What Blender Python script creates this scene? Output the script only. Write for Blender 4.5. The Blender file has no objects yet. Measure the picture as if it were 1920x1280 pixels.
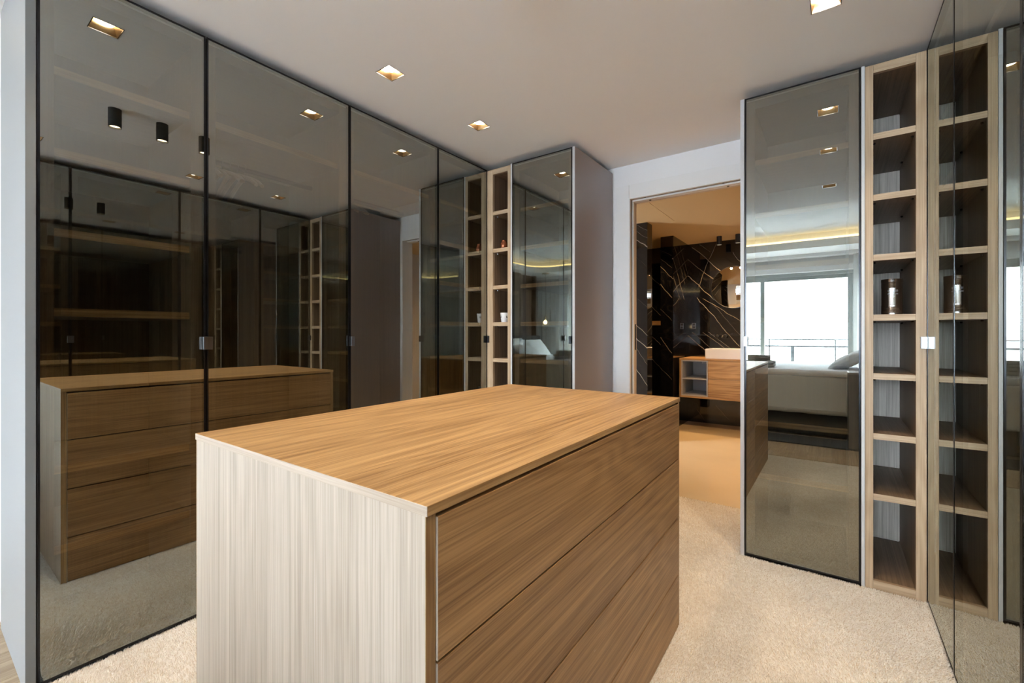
import bpy, bmesh, math, random
import numpy as np
from mathutils import Vector, Matrix, noise

random.seed(7)
np.random.seed(7)
SC = bpy.context.scene
COL = SC.collection
PI = math.pi
R = math.radians

# ------------------------------------------------------------------ camera
CAM_H = 1.17
cd = bpy.data.cameras.new('camera'); cam = bpy.data.objects.new('camera', cd); COL.objects.link(cam)
cam.location = (0, 0, CAM_H)
cam.rotation_euler = (R(90), 0, R(35.6))
cd.sensor_fit = 'HORIZONTAL'; cd.sensor_width = 36.0
cd.lens = 831.7 / 1920 * 36
cd.shift_x = -4.33 / 1920
cd.shift_y = -13.15 / 1920
cd.clip_start = 0.02; cd.clip_end = 300
SC.camera = cam

# ------------------------------------------------------------------ world, exposure
SKY = 17.0          # horizon radiance; an overcast sky is brighter overhead
W = bpy.data.worlds.new('overcast'); SC.world = W; W.use_nodes = True
bg = W.node_tree.nodes['Background']
bg.inputs['Color'].default_value = (0.84, 0.92, 1.0, 1)
wn = W.node_tree
_tc = wn.nodes.new('ShaderNodeTexCoord'); _sp = wn.nodes.new('ShaderNodeSeparateXYZ')
_mx = wn.nodes.new('ShaderNodeMath'); _mx.operation = 'MAXIMUM'; _mx.inputs[1].default_value = 0.0
_ma = wn.nodes.new('ShaderNodeMath'); _ma.operation = 'MULTIPLY_ADD'; _ma.inputs[1].default_value = SKY * 3.2; _ma.inputs[2].default_value = SKY
wn.links.new(_tc.outputs['Generated'], _sp.inputs[0]); wn.links.new(_sp.outputs['Z'], _mx.inputs[0])
wn.links.new(_mx.outputs[0], _ma.inputs[0]); wn.links.new(_ma.outputs[0], bg.inputs['Strength'])
SC.view_settings.view_transform = 'Standard'
SC.view_settings.look = 'None'
SC.view_settings.gamma = 1.0
SC.view_settings.use_curve_mapping = False
SC.view_settings.exposure = 0.58
SC.cycles.max_bounces = 14
SC.cycles.diffuse_bounces = 6
SC.cycles.glossy_bounces = 8
SC.cycles.transmission_bounces = 8
SC.cycles.transparent_max_bounces = 24
SC.cycles.caustics_reflective = True
SC.cycles.blur_glossy = 0.3
SC.cycles.sample_clamp_indirect = 12.0
SC.cycles.use_denoising = True
try:
    SC.cycles.denoiser = 'OPENIMAGEDENOISE'
    SC.cycles.denoising_input_passes = 'RGB_ALBEDO_NORMAL'
except Exception:
    pass

# power of the rooms' own lamps (watts) and their tint
P_DOWN, P_CYL, P_BATH = 41.0, 8.0, 46.0
WARM = (1.0, 0.77, 0.52)
WARM_BATH = (1.0, 0.60, 0.26)

# daylight portal in the bedroom's window opening (guides the sky light, gives none itself)
pl = bpy.data.lights.new('window_portal', 'AREA'); pl.shape = 'RECTANGLE'; pl.size = 2.16; pl.size_y = 2.12
po = bpy.data.objects.new('window_portal', pl); COL.objects.link(po)
po.location = (-0.80, -3.42, 1.1); po.rotation_euler = (R(90), 0, PI)   # faces into the room (+Y)
pl.cycles.is_portal = True

# ------------------------------------------------------------------ measured plan (metres)
XL, XR, YF = -2.127, 0.337, 2.617
Y1, Y2, Y3, Y4 = 0.271, 0.758, 1.4365, 2.102
ZT, ZC, YB = 2.414, 2.458, 3.25
SHELVES = [2.092, 1.812, 1.536, 1.261, 0.992, 0.717, 0.440]     # tops

# ------------------------------------------------------------------ materials
def new_mat(name):
    m = bpy.data.materials.new(name); m.use_nodes = True
    nt = m.node_tree; nt.nodes.clear()
    out = nt.nodes.new('ShaderNodeOutputMaterial')
    return m, nt, out
def N(nt, t, **kw):
    n = nt.nodes.new(t)
    for k, v in kw.items():
        if k in n.inputs: n.inputs[k].default_value = v
        else: setattr(n, k, v)
    return n
def M(nt, op, a, b=None, c=None, clamp=False):
    n = nt.nodes.new('ShaderNodeMath'); n.operation = op; n.use_clamp = clamp
    for i, v in enumerate((a, b, c)):
        if v is None: continue
        if isinstance(v, (int, float)): n.inputs[i].default_value = v
        else: nt.links.new(v, n.inputs[i])
    return n.outputs[0]
def rgba(c): return (c[0], c[1], c[2], 1)
def mix(nt, f, a, b):
    n = nt.nodes.new('ShaderNodeMix'); n.data_type = 'RGBA'
    L = nt.links
    for sock, v in ((n.inputs['Factor'], f), (n.inputs['A'], a), (n.inputs['B'], b)):
        if isinstance(v, (int, float)): sock.default_value = v
        elif isinstance(v, tuple): sock.default_value = rgba(v)
        else: L.new(v, sock)
    return n.outputs['Result']
def principled(nt, out, col, rough=0.5, metal=0.0, spec=0.5, **kw):
    p = nt.nodes.new('ShaderNodeBsdfPrincipled')
    if isinstance(col, tuple): p.inputs['Base Color'].default_value = rgba(col)
    else: nt.links.new(col, p.inputs['Base Color'])
    if isinstance(rough, (int, float)): p.inputs['Roughness'].default_value = rough
    else: nt.links.new(rough, p.inputs['Roughness'])
    p.inputs['Metallic'].default_value = metal
    p.inputs['Specular IOR Level'].default_value = spec
    for k, v in kw.items(): p.inputs[k].default_value = v
    nt.links.new(p.outputs[0], out.inputs['Surface'])
    return p
def plain(name, col, rough=0.5, metal=0.0, spec=0.5, bump=0.0, bscale=60, var=0.0, vscale=3.0):
    m, nt, out = new_mat(name)
    tc = N(nt, 'ShaderNodeTexCoord')
    c = col
    if var > 0:
        n = N(nt, 'ShaderNodeTexNoise', Scale=vscale, Detail=4.0)
        nt.links.new(tc.outputs['Object'], n.inputs['Vector'])
        c = mix(nt, n.outputs['Fac'], tuple(v * (1 - var) for v in col), tuple(min(1, v * (1 + var)) for v in col))
    p = principled(nt, out, c, rough, metal, spec)
    if bump > 0:
        n = N(nt, 'ShaderNodeTexNoise', Scale=float(bscale), Detail=3.0)
        nt.links.new(tc.outputs['Object'], n.inputs['Vector'])
        b = N(nt, 'ShaderNodeBump', Strength=bump, Distance=0.002)
        nt.links.new(n.outputs['Fac'], b.inputs['Height']); nt.links.new(b.outputs[0], p.inputs['Normal'])
    return m
def wood(name, axis, light, dark, rough=0.42, figure=1.0, contrast=1.0, cross=1.0):
    m, nt, out = new_mat(name); L = nt.links
    tc = N(nt, 'ShaderNodeTexCoord'); oi = N(nt, 'ShaderNodeObjectInfo')
    add = N(nt, 'ShaderNodeVectorMath', operation='ADD')
    L.new(tc.outputs['Object'], add.inputs[0])
    rv = N(nt, 'ShaderNodeCombineXYZ')
    for i, k in enumerate((13.0, 7.0, 17.0)):
        L.new(M(nt, 'MULTIPLY', oi.outputs['Random'], k), rv.inputs[i])
    L.new(rv.outputs[0], add.inputs[1])
    def vec(al, cr):
        s = [cr, cr, cr]; s['xyz'.index(axis)] = al
        v = N(nt, 'ShaderNodeVectorMath', operation='MULTIPLY'); v.inputs[1].default_value = s
        L.new(add.outputs[0], v.inputs[0]); return v.outputs[0]
    a = N(nt, 'ShaderNodeTexNoise', Scale=1.0, Detail=5.0, Roughness=0.62, Distortion=0.35); L.new(vec(0.7, 92 * cross), a.inputs['Vector'])
    b = N(nt, 'ShaderNodeTexNoise', Scale=1.0, Detail=3.0, Roughness=0.7); L.new(vec(3.0, 250 * cross), b.inputs['Vector'])
    c = N(nt, 'ShaderNodeTexNoise', Scale=1.0, Detail=2.0, Roughness=0.45, Distortion=0.2); L.new(vec(0.55, 4.2 * cross), c.inputs['Vector'])
    rings = M(nt, 'MULTIPLY', M(nt, 'SINE', M(nt, 'MULTIPLY', c.outputs['Fac'], 95.0)), 0.5)
    v = M(nt, 'ADD', M(nt, 'MULTIPLY', a.outputs['Fac'], 1.5), M(nt, 'MULTIPLY', b.outputs['Fac'], 1.5))
    v = M(nt, 'ADD', v, M(nt, 'MULTIPLY', rings, 0.22 * figure))
    v = M(nt, 'ADD', v, M(nt, 'MULTIPLY', c.outputs['Fac'], 0.7))
    f = M(nt, 'MULTIPLY_ADD', M(nt, 'SUBTRACT', v, 1.85), 1.15 * contrast, 0.5, clamp=True)
    col = mix(nt, f, dark, light)
    p = principled(nt, out, col, rough, 0.0, 0.4)
    bm_ = N(nt, 'ShaderNodeBump', Strength=0.25, Distance=0.0012)
    L.new(v, bm_.inputs['Height']); L.new(bm_.outputs[0], p.inputs['Normal'])
    return m
def tinted_glass(name, tint, f0, refl=(0.885, 0.93, 0.88)):
    """mirror-coated grey pane: Schlick reflection on the face that is met, tinted see-through behind it"""
    m, nt, out = new_mat(name); L = nt.links
    g = N(nt, 'ShaderNodeNewGeometry')
    d = N(nt, 'ShaderNodeVectorMath', operation='DOT_PRODUCT')
    L.new(g.outputs['Incoming'], d.inputs[0]); L.new(g.outputs['Normal'], d.inputs[1])
    c = M(nt, 'ABSOLUTE', d.outputs['Value'])
    s = M(nt, 'POWER', M(nt, 'SUBTRACT', 1.0, c, clamp=True), 5.0)
    fr = M(nt, 'MULTIPLY_ADD', s, 1 - f0, f0)
    front = M(nt, 'SUBTRACT', 1.0, g.outputs['Backfacing'])
    fr = M(nt, 'MULTIPLY', fr, front)
    gl = N(nt, 'ShaderNodeBsdfGlossy', Roughness=0.0); gl.inputs['Color'].default_value = rgba(refl)
    tr = N(nt, 'ShaderNodeBsdfTransparent')
    L.new(mix(nt, front, (1.0, 1.0, 1.0), tint), tr.inputs['Color'])
    ms = N(nt, 'ShaderNodeMixShader')
    L.new(fr, ms.inputs[0]); L.new(tr.outputs[0], ms.inputs[1]); L.new(gl.outputs[0], ms.inputs[2])
    L.new(ms.outputs[0], out.inputs['Surface'])
    return m
def emitter(name, col, k):
    m, nt, out = new_mat(name)
    e = N(nt, 'ShaderNodeEmission', Strength=k); e.inputs['Color'].default_value = rgba(col)
    nt.links.new(e.outputs[0], out.inputs['Surface']); return m
def marble(name, ua, va, lines, rough=0.035):
    """black marble; every vein is a line (u0,v0,u1,v1,width,strength) in the wall's own plane"""
    m, nt, out = new_mat(name); L = nt.links
    g = N(nt, 'ShaderNodeNewGeometry')
    n1 = N(nt, 'ShaderNodeTexNoise', Scale=3.5, Detail=2.0); L.new(g.outputs['Position'], n1.inputs['Vector'])
    n2 = N(nt, 'ShaderNodeTexNoise', Scale=26.0, Detail=3.0); L.new(g.outputs['Position'], n2.inputs['Vector'])
    def off(n, k):
        s = N(nt, 'ShaderNodeVectorMath', operation='SUBTRACT'); L.new(n.outputs['Color'], s.inputs[0]); s.inputs[1].default_value = (.5, .5, .5)
        q = N(nt, 'ShaderNodeVectorMath', operation='SCALE'); L.new(s.outputs[0], q.inputs[0]); q.inputs['Scale'].default_value = k; return q.outputs[0]
    a1 = N(nt, 'ShaderNodeVectorMath', operation='ADD'); L.new(g.outputs['Position'], a1.inputs[0]); L.new(off(n1, .06), a1.inputs[1])
    a2 = N(nt, 'ShaderNodeVectorMath', operation='ADD'); L.new(a1.outputs[0], a2.inputs[0]); L.new(off(n2, .014), a2.inputs[1])
    sp = N(nt, 'ShaderNodeSeparateXYZ'); L.new(a2.outputs[0], sp.inputs[0])
    u, v = sp.outputs['XYZ'.index(ua)], sp.outputs['XYZ'.index(va)]
    acc = None
    for (u0, v0, u1, v1, w, k) in lines:
        dx, dy = u1 - u0, v1 - v0; ln = math.hypot(dx, dy); dx /= ln; dy /= ln
        t = M(nt, 'MULTIPLY_ADD', v, dy, M(nt, 'MULTIPLY_ADD', u, dx, -(u0 * dx + v0 * dy)))
        d = M(nt, 'ABSOLUTE', M(nt, 'MULTIPLY_ADD', v, dx, M(nt, 'MULTIPLY_ADD', u, -dy, (u0 * dy - v0 * dx))))
        core = M(nt, 'SUBTRACT', 1.0, M(nt, 'DIVIDE', d, w * .62), clamp=True)
        ends = M(nt, 'LESS_THAN', M(nt, 'ABSOLUTE', M(nt, 'SUBTRACT', t, ln / 2)), ln / 2 + .02)
        x = M(nt, 'MULTIPLY', M(nt, 'MULTIPLY', core, ends), k)
        acc = x if acc is None else M(nt, 'MAXIMUM', acc, x)
    fi = N(nt, 'ShaderNodeTexNoise', Scale=2.2, Detail=5.0, Distortion=1.4); L.new(g.outputs['Position'], fi.inputs['Vector'])
    hair = M(nt, 'MULTIPLY', M(nt, 'SUBTRACT', 1.0, M(nt, 'MULTIPLY', M(nt, 'ABSOLUTE', M(nt, 'SUBTRACT', fi.outputs['Fac'], 0.5)), 90.0), clamp=True), 0.02)
    br = N(nt, 'ShaderNodeTexNoise', Scale=9.0, Detail=3.0); L.new(g.outputs['Position'], br.inputs['Vector'])
    acc = M(nt, 'MULTIPLY', acc, M(nt, 'MULTIPLY_ADD', br.outputs['Fac'], 1.0, .1))
    acc = M(nt, 'MAXIMUM', acc, hair) if lines else hair
    col = mix(nt, M(nt, 'MULTIPLY', acc, 1.0, clamp=True), (0.004, 0.004, 0.0055), (0.60, 0.53, 0.44))
    principled(nt, out, col, rough, 0.0, 0.7)
    return m

OAK_L, OAK_D = (0.54, 0.34, 0.155), (0.21, 0.108, 0.038)
PALE = wood('pale_oak_z', 'z', (0.54, 0.470, 0.395), (0.32, 0.262, 0.207), 0.42, .5, 1.0, 1.0)
PALEY = wood('pale_oak_x', 'x', (0.56, 0.48, 0.40), (0.36, 0.29, 0.225), 0.42, .4)
TOW = {a: wood('light_oak_' + a, a, (0.52, 0.395, 0.27), (0.32, 0.22, 0.135)) for a in 'xz'}
DRAWER_SHADED = wood('shaded_drawer_oak_y', 'y', (0.49, 0.29, 0.130), (0.19, 0.092, 0.033), 0.42, 0.8)  # the island's oak again, with the shade on the drawer fronts mixed into its colour
OAK = {a: wood('oak_' + a, a, OAK_L, OAK_D) for a in 'xyz'}
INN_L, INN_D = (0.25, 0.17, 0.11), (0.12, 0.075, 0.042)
INW = {a: wood('oak_deep_shade_' + a, a, (0.15, 0.10, 0.062), (0.07, 0.043, 0.024), 0.45, 0.3) for a in 'xz'}  # wardrobe backs, tops and bottoms: deeper interior shadow painted into the wood colour
OAK_SHADED = {a: wood('oak_inside_' + a, a, INN_L, INN_D, 0.45, 0.3) for a in 'xyz'}  # same oak as the fronts, darkened in its colour to paint the interior shade
BACKW = wood('daylit_oak_back', 'z', (0.66, 0.62, 0.58), (0.34, 0.31, 0.28), 0.45, 0.2, 1.2, 0.8)  # same oak, with the cool daylight on the tower backs painted into its colour
M_WALLB = plain('wall_paint_back', (0.80, 0.81, 0.84), 0.7, bump=.05, bscale=300)
M_WALL = plain('white_wall_paint', (0.80, 0.81, 0.82), 0.7, bump=.05, bscale=300)
M_CEIL = plain('ceiling_paint', (0.85, 0.86, 0.88), 0.85, bump=.06, bscale=250)
M_CEILB = plain('bedroom_ceiling_paint', (0.80, 0.81, 0.82), 0.85)
M_LACQ = plain('white_lacquer', (0.78, 0.79, 0.81), 0.35, bump=.02, bscale=200)
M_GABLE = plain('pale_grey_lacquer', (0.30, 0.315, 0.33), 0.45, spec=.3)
M_EDGE = plain('light_grey_edge', (0.52, 0.53, 0.56), 0.4)
M_TAUPE = plain('taupe_lacquer', (0.30, 0.268, 0.262), 0.30, spec=.5, bump=.02, bscale=200)
M_BLACK = plain('black_anodised', (0.035, 0.036, 0.042), 0.22, 0.9)
M_BLACKM = plain('black_matt', (0.010, 0.010, 0.010), 0.55)
M_CHROME = plain('brushed_steel', (0.24, 0.24, 0.26), 0.30, 1.0)
M_STEEL = plain('dark_steel', (0.13, 0.13, 0.14), 0.25, 1.0)
M_GOLD = plain('gold_reflector', (0.62, 0.43, 0.24), 0.30, 1.0)
M_BRASS = plain('brass', (0.60, 0.44, 0.20), 0.25, 1.0)
M_GLASS = tinted_glass('grey_mirror_glass', (0.50, 0.50, 0.46), 0.365)
M_CLEAR = tinted_glass('clear_window_glass', (0.93, 0.95, 0.95), 0.05)
M_LAMP = emitter('lamp_disc', (1.0, 0.86, 0.66), 26)
M_LAMPB = emitter('bath_lamp_disc', (1.0, 0.78, 0.5), 14)
M_LED = emitter('cove_led', (1.0, 0.72, 0.33), 6.0)
M_BULB = emitter('warm_bulb', (1.0, 0.74, 0.42), 14)
M_CARPETB = plain('carpet_backing', (0.66, 0.58, 0.49), 0.95)
M_PARQ = wood('parquet_oak', 'y', (0.50, 0.38, 0.25), (0.28, 0.19, 0.115), 0.4, .8)
M_BFLOOR = plain('honey_resin_floor', (0.66, 0.54, 0.37), 0.16, var=.10, vscale=1.6)
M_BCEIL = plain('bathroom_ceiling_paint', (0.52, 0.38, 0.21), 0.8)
M_BWALL = plain('bathroom_wall_paint', (0.45, 0.41, 0.37), 0.6)
M_CERAMIC = plain('white_ceramic', (0.74, 0.78, 0.84), 0.12)
M_NICHE = plain('grey_melamine', (0.36, 0.37, 0.40), 0.45)
M_MIRROR = plain('mirror_silver', (0.85, 0.86, 0.86), 0.01, 1.0)
M_WHITE_P = plain('white_porcelain', (0.82, 0.83, 0.86), 0.2)
M_COPPER = plain('copper_glaze', (0.34, 0.10, 0.045), 0.10, 0.55)
M_SHEET = plain('white_bed_linen', (0.80, 0.81, 0.84), 0.85, bump=.2, bscale=30)
M_SKIRT = plain('beige_bed_linen', (0.80, 0.75, 0.67), 0.9, bump=.3, bscale=12)
M_DARKFAB = plain('charcoal_fabric', (0.028, 0.029, 0.033), 0.9)
M_RUG = plain('charcoal_rug', (0.05, 0.052, 0.058), 1.0)
M_TOWEL = plain('grey_towel', (0.46, 0.45, 0.42), 0.95, bump=.6, bscale=220)
M_DRAPE = plain('taupe_drape', (0.17, 0.15, 0.125), 0.9, bump=.2, bscale=80)
M_BROWN = wood('brown_panel', 'z', (0.16, 0.10, 0.065), (0.08, 0.048, 0.03), 0.4, .3)
M_ALU = plain('grey_aluminium', (0.42, 0.46, 0.47), 0.4, .3)
M_RAIL = plain('metal_railing', (0.045, 0.05, 0.056), 0.5)
M_CONC = plain('pale_concrete', (0.20, 0.20, 0.20), 0.8)
M_JAMB = plain('beige_jamb', (0.50, 0.41, 0.33), 0.4)
M_GROOVE = plain('grey_track', (0.26, 0.24, 0.23), 0.5)
def sheer():
    m, nt, out = new_mat('sheer_voile')
    d = N(nt, 'ShaderNodeBsdfDiffuse'); d.inputs['Color'].default_value = (.75, .77, .78, 1)
    t = N(nt, 'ShaderNodeBsdfTranslucent'); t.inputs['Color'].default_value = (.75, .77, .78, 1)
    tr = N(nt, 'ShaderNodeBsdfTransparent'); tr.inputs['Color'].default_value = (.9, .92, .93, 1)
    a = N(nt, 'ShaderNodeMixShader'); a.inputs[0].default_value = .35
    b = N(nt, 'ShaderNodeMixShader'); b.inputs[0].default_value = .12
    nt.links.new(d.outputs[0], a.inputs[1]); nt.links.new(t.outputs[0], a.inputs[2])
    nt.links.new(a.outputs[0], b.inputs[1]); nt.links.new(tr.outputs[0], b.inputs[2])
    nt.links.new(b.outputs[0], out.inputs['Surface']); return m
M_SHEER = sheer()
def carpet_mat():
    m, nt, out = new_mat('cream_carpet_pile'); L = nt.links
    tc = N(nt, 'ShaderNodeTexCoord')
    a = N(nt, 'ShaderNodeTexNoise', Scale=70.0, Detail=3.0); L.new(tc.outputs['Object'], a.inputs['Vector'])
    b = N(nt, 'ShaderNodeTexNoise', Scale=5.0, Detail=3.0); L.new(tc.outputs['Object'], b.inputs['Vector'])
    f = M(nt, 'ADD', M(nt, 'MULTIPLY', a.outputs['Fac'], 1.5), M(nt, 'MULTIPLY', b.outputs['Fac'], .7))
    f = M(nt, 'MULTIPLY_ADD', M(nt, 'SUBTRACT', f, 1.1), 1.5, .5, clamp=True)
    col = mix(nt, f, (0.72, 0.67, 0.615), (0.90, 0.885, 0.86))
    principled(nt, out, col, 0.95, 0, .15)
    return m
M_CARPET = carpet_mat()

# ------------------------------------------------------------------ mesh helpers
class MB:
    def __init__(s): s.bm = bmesh.new()
    def box(s, x0, x1, y0, y1, z0, z1, bev=0.0):
        bm = bmesh.new()
        bmesh.ops.create_cube(bm, size=1.0)
        sx, sy, sz = abs(x1 - x0), abs(y1 - y0), abs(z1 - z0)
        for v in bm.verts:
            v.co = Vector((v.co.x * sx + (x0 + x1) / 2, v.co.y * sy + (y0 + y1) / 2, v.co.z * sz + (z0 + z1) / 2))
        if bev > 0:
            bmesh.ops.bevel(bm, geom=bm.edges[:], offset=min(bev, sx / 3, sy / 3, sz / 3), segments=2, profile=.5, affect='EDGES')
        s._take(bm); return s
    def _take(s, bm, mat=None):
        if mat is not None: bm.transform(mat)
        me = bpy.data.meshes.new('t'); bm.to_mesh(me); bm.free(); s.bm.from_mesh(me); bpy.data.meshes.remove(me)
    def prism(s, poly, z0, z1, bev=0.0):
        bm = bmesh.new(); vs = [bm.verts.new((x, y, z0)) for x, y in poly]
        f = bm.faces.new(vs); r = bmesh.ops.extrude_face_region(bm, geom=[f])
        for e in r['geom']:
            if isinstance(e, bmesh.types.BMVert): e.co.z = z1
        bmesh.ops.recalc_face_normals(bm, faces=bm.faces[:])
        if bev > 0:
            bmesh.ops.bevel(bm, geom=bm.edges[:], offset=bev, segments=2, affect='EDGES')
        s._take(bm); return s
    def lathe(s, prof, cx=0, cy=0, seg=32, mat=None):
        bm = bmesh.new(); rings = []
        for r, z in prof:
            rings.append([bm.verts.new((cx + max(r, 1e-5) * math.cos(2 * PI * i / seg), cy + max(r, 1e-5) * math.sin(2 * PI * i / seg), z)) for i in range(seg)])
        for a, b in zip(rings, rings[1:]):
            for i in range(seg):
                bm.faces.new((a[i], a[(i + 1) % seg], b[(i + 1) % seg], b[i]))
        bmesh.ops.remove_doubles(bm, verts=bm.verts[:], dist=1e-5)
        bmesh.ops.recalc_face_normals(bm, faces=bm.faces[:])
        s._take(bm, mat); return s
    def tube(s, pts, rad, seg=10, closed=False):
        bm = bmesh.new(); pts = [Vector(p) for p in pts]; n = len(pts); rings = []
        up = Vector((0, 0, 1))
        for i, p in enumerate(pts):
            a = pts[(i - 1) % n] if (i > 0 or closed) else p
            b = pts[(i + 1) % n] if (i < n - 1 or closed) else p
            t = (b - a).normalized()
            u = t.cross(up)
            if u.length < 1e-3: u = t.cross(Vector((1, 0, 0)))
            u.normalize(); w = u.cross(t).normalized()
            r = rad[i] if isinstance(rad, (list, tuple)) else rad
            rings.append([bm.verts.new(p + u * r * math.cos(2 * PI * k / seg) + w * r * math.sin(2 * PI * k / seg)) for k in range(seg)])
        m_ = n if closed else n - 1
        for i in range(m_):
            a, b = rings[i], rings[(i + 1) % n]
            for k in range(seg): bm.faces.new((a[k], a[(k + 1) % seg], b[(k + 1) % seg], b[k]))
        if not closed:
            bm.faces.new(rings[0][::-1]); bm.faces.new(rings[-1])
        bmesh.ops.recalc_face_normals(bm, faces=bm.faces[:])
        s._take(bm); return s
    def build(s, name, mat, parent=None, smooth=False, **tags):
        me = bpy.data.meshes.new(name); s.bm.to_mesh(me); s.bm.free()
        me.materials.append(mat)
        if smooth:
            me.polygons.foreach_set('use_smooth', [True] * len(me.polygons))
            try: me.set_sharp_from_angle(angle=R(40))
            except Exception: pass
        o = bpy.data.objects.new(name, me); COL.objects.link(o)
        if parent is not None: o.parent = parent
        for k, v in tags.items(): o[k] = v
        return o
def thing(name, label, cat, loc=(0, 0, 0), rz=0.0, group=None, kind=None):
    o = bpy.data.objects.new(name, None); COL.objects.link(o)
    o.empty_display_size = .1
    o.location = loc; o.rotation_euler = (0, 0, rz)
    if kind: o['kind'] = kind
    if label: o['label'] = label
    if cat: o['category'] = cat
    if group: o['group'] = group
    return o
def tag(o, label, cat, group=None):
    o['label'] = label; o['category'] = cat
    if group: o['group'] = group
    return o
def struct(name, mb, mat, label=None, **kw):
    o = mb.build(name, mat, **kw); o['kind'] = 'structure'
    if label: o['label'] = label
    return o
def box_part(name, mat, parent, *b, bev=0.0, **tags):
    return MB().box(*b, bev=bev).build(name, mat, parent, **tags)
def spot(parent, loc, power, col, angle=110, blend=.7, rad=.022, name='lamp_light'):
    l = bpy.data.lights.new(name, 'SPOT'); l.energy = power; l.color = col
    l.spot_size = R(angle); l.spot_blend = blend; l.shadow_soft_size = rad
    o = bpy.data.objects.new(name, l); COL.objects.link(o); o.parent = parent; o.location = loc
    return o

# ================================================================== THE SHELL
# ---- closet ceiling with square holes for the recessed downlights
DL = [(x, y) for x in (-1.772, -0.019) for y in (0.517, 1.424, 2.100)]
HS = 0.050
xs = sorted([-2.76, 0.98] + [v for x in (-1.772, -0.019) for v in (x - HS, x + HS)])
ys = sorted([-0.15, 3.31] + [v for y in (0.517, 1.424, 2.100) for v in (y - HS, y + HS)])
mb = MB()
for i in range(len(xs) - 1):
    for j in range(len(ys) - 1):
        cx_, cy_ = (xs[i] + xs[i + 1]) / 2, (ys[j] + ys[j + 1]) / 2
        if any(abs(cx_ - a) < .01 and abs(cy_ - b) < .01 for a, b in DL): continue
        mb.box(xs[i], xs[i + 1], ys[j], ys[j + 1], ZC, ZC + .12)
bmesh.ops.remove_doubles(mb.bm, verts=mb.bm.verts[:], dist=1e-5)
struct('ceiling', mb, M_CEIL, 'pale grey dressing room ceiling with square downlight holes')
struct('ceiling_roof_slab', MB().box(-3.9, 1.5, -3.5, 3.5, 2.72, 2.85), M_CEILB)

# ---- bedroom: raised ceiling, dropped rim with a rounded corner and a warm cove strip
struct('ceiling_tray', MB().box(-3.8, 1.45, -3.4, 0.40, 2.66, 2.72), M_CEILB, 'raised white bedroom ceiling')
def tray_path(off=0.0):
    x0, x1, y1 = -3.1 - off, 0.70 + off, -2.50 - off; r = .35 + off
    p = [(x1, -0.155)]
    for k in range(13):
        a = -k / 12 * PI / 2; p.append((x1 - r + r * math.cos(a), y1 + r + r * math.sin(a)))
    for k in range(13):
        a = -PI / 2 - k / 12 * PI / 2; p.append((x0 + r + r * math.cos(a), y1 + r + r * math.sin(a)))
    p.append((x0, -0.155)); return p
poly = tray_path() + [(-3.8, -0.155), (-3.8, -3.4), (1.45, -3.4), (1.45, -0.155)]
struct('ceiling_dropped_rim', MB().prism(poly, 2.43, 2.535), M_CEILB, 'dropped white bedroom ceiling rim with cove')
led = MB().tube([(x, y, 2.558) for x, y in tray_path(.07)], .018, 6).build('cove_light', M_LED)
tag(led, 'warm glowing cove strip running round the raised bedroom ceiling', 'light')
poly = tray_path(.14) + [(-3.8, -0.155), (-3.8, -3.4), (1.45, -3.4), (1.45, -0.155)]
struct('ceiling_cove_back', MB().prism(poly, 2.537, 2.66), M_CEILB)

# ---- walls of the dressing room
struct('wall_left', MB().box(-2.86, -2.765, 0.345, 3.40, 0, 2.72), M_WALL)
struct('wall_right', MB().box(0.975, 1.07, 0.25, 3.40, 0, 2.72), M_WALL)
DX0, DX1, DZ = -1.250, -0.430, 2.203
mb = MB().box(-2.765, DX0, YB, YB + .13, 0, 2.72).box(DX1, 0.975, YB, YB + .13, 0, 2.72).box(DX0, DX1, YB, YB + .13, DZ, 2.72)
struct('wall_back', mb, M_WALLB, 'white wall with the open doorway to the bathroom')
# bedroom shell
struct('wall_bedroom_near', MB().box(-3.8, -2.692, 0.262, 0.345, 0, 2.72).box(1.07, 1.45, 0.262, 0.345, 0, 2.72), M_WALL)
struct('wall_bedroom_left', MB().box(-3.9, -3.8, -3.4, 0.345, 0, 2.72), M_WALL)
struct('wall_bedroom_right', MB().box(1.35, 1.45, -3.4, 0.262, 0, 2.66), M_WALL)
WX0, WX1, WZ0, WZ1 = -1.90, 0.30, 0.06, 2.17
mb = (MB().box(-3.8, WX0, -3.45, -3.3, 0, 2.66).box(WX1, 1.35, -3.45, -3.3, 0, 2.66)
      .box(WX0, WX1, -3.45, -3.3, WZ1, 2.66).box(WX0, WX1, -3.45, -3.3, 0, WZ0))
struct('wall_window', mb, M_WALL, 'white bedroom wall with wide balcony window')
for nm, b in (('baseboard_bedroom', (-3.8, -2.692, 0.250, 0.262, 0, 0.085)),):
    struct(nm, MB().box(*b, bev=.003), M_LACQ, 'white baseboard beside the dressing room')
# box above the window
struct('trim_1', MB().box(WX0 - .06, WX1 + .06, -3.30, -3.235, WZ1, WZ1 + .09, bev=.004), M_LACQ, 'white roller shutter box above the window')
struct('trim_2', MB().box(-3.0, 1.34, -3.23, -3.05, 2.385, 2.43), M_LACQ, 'white curtain track box')

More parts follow.
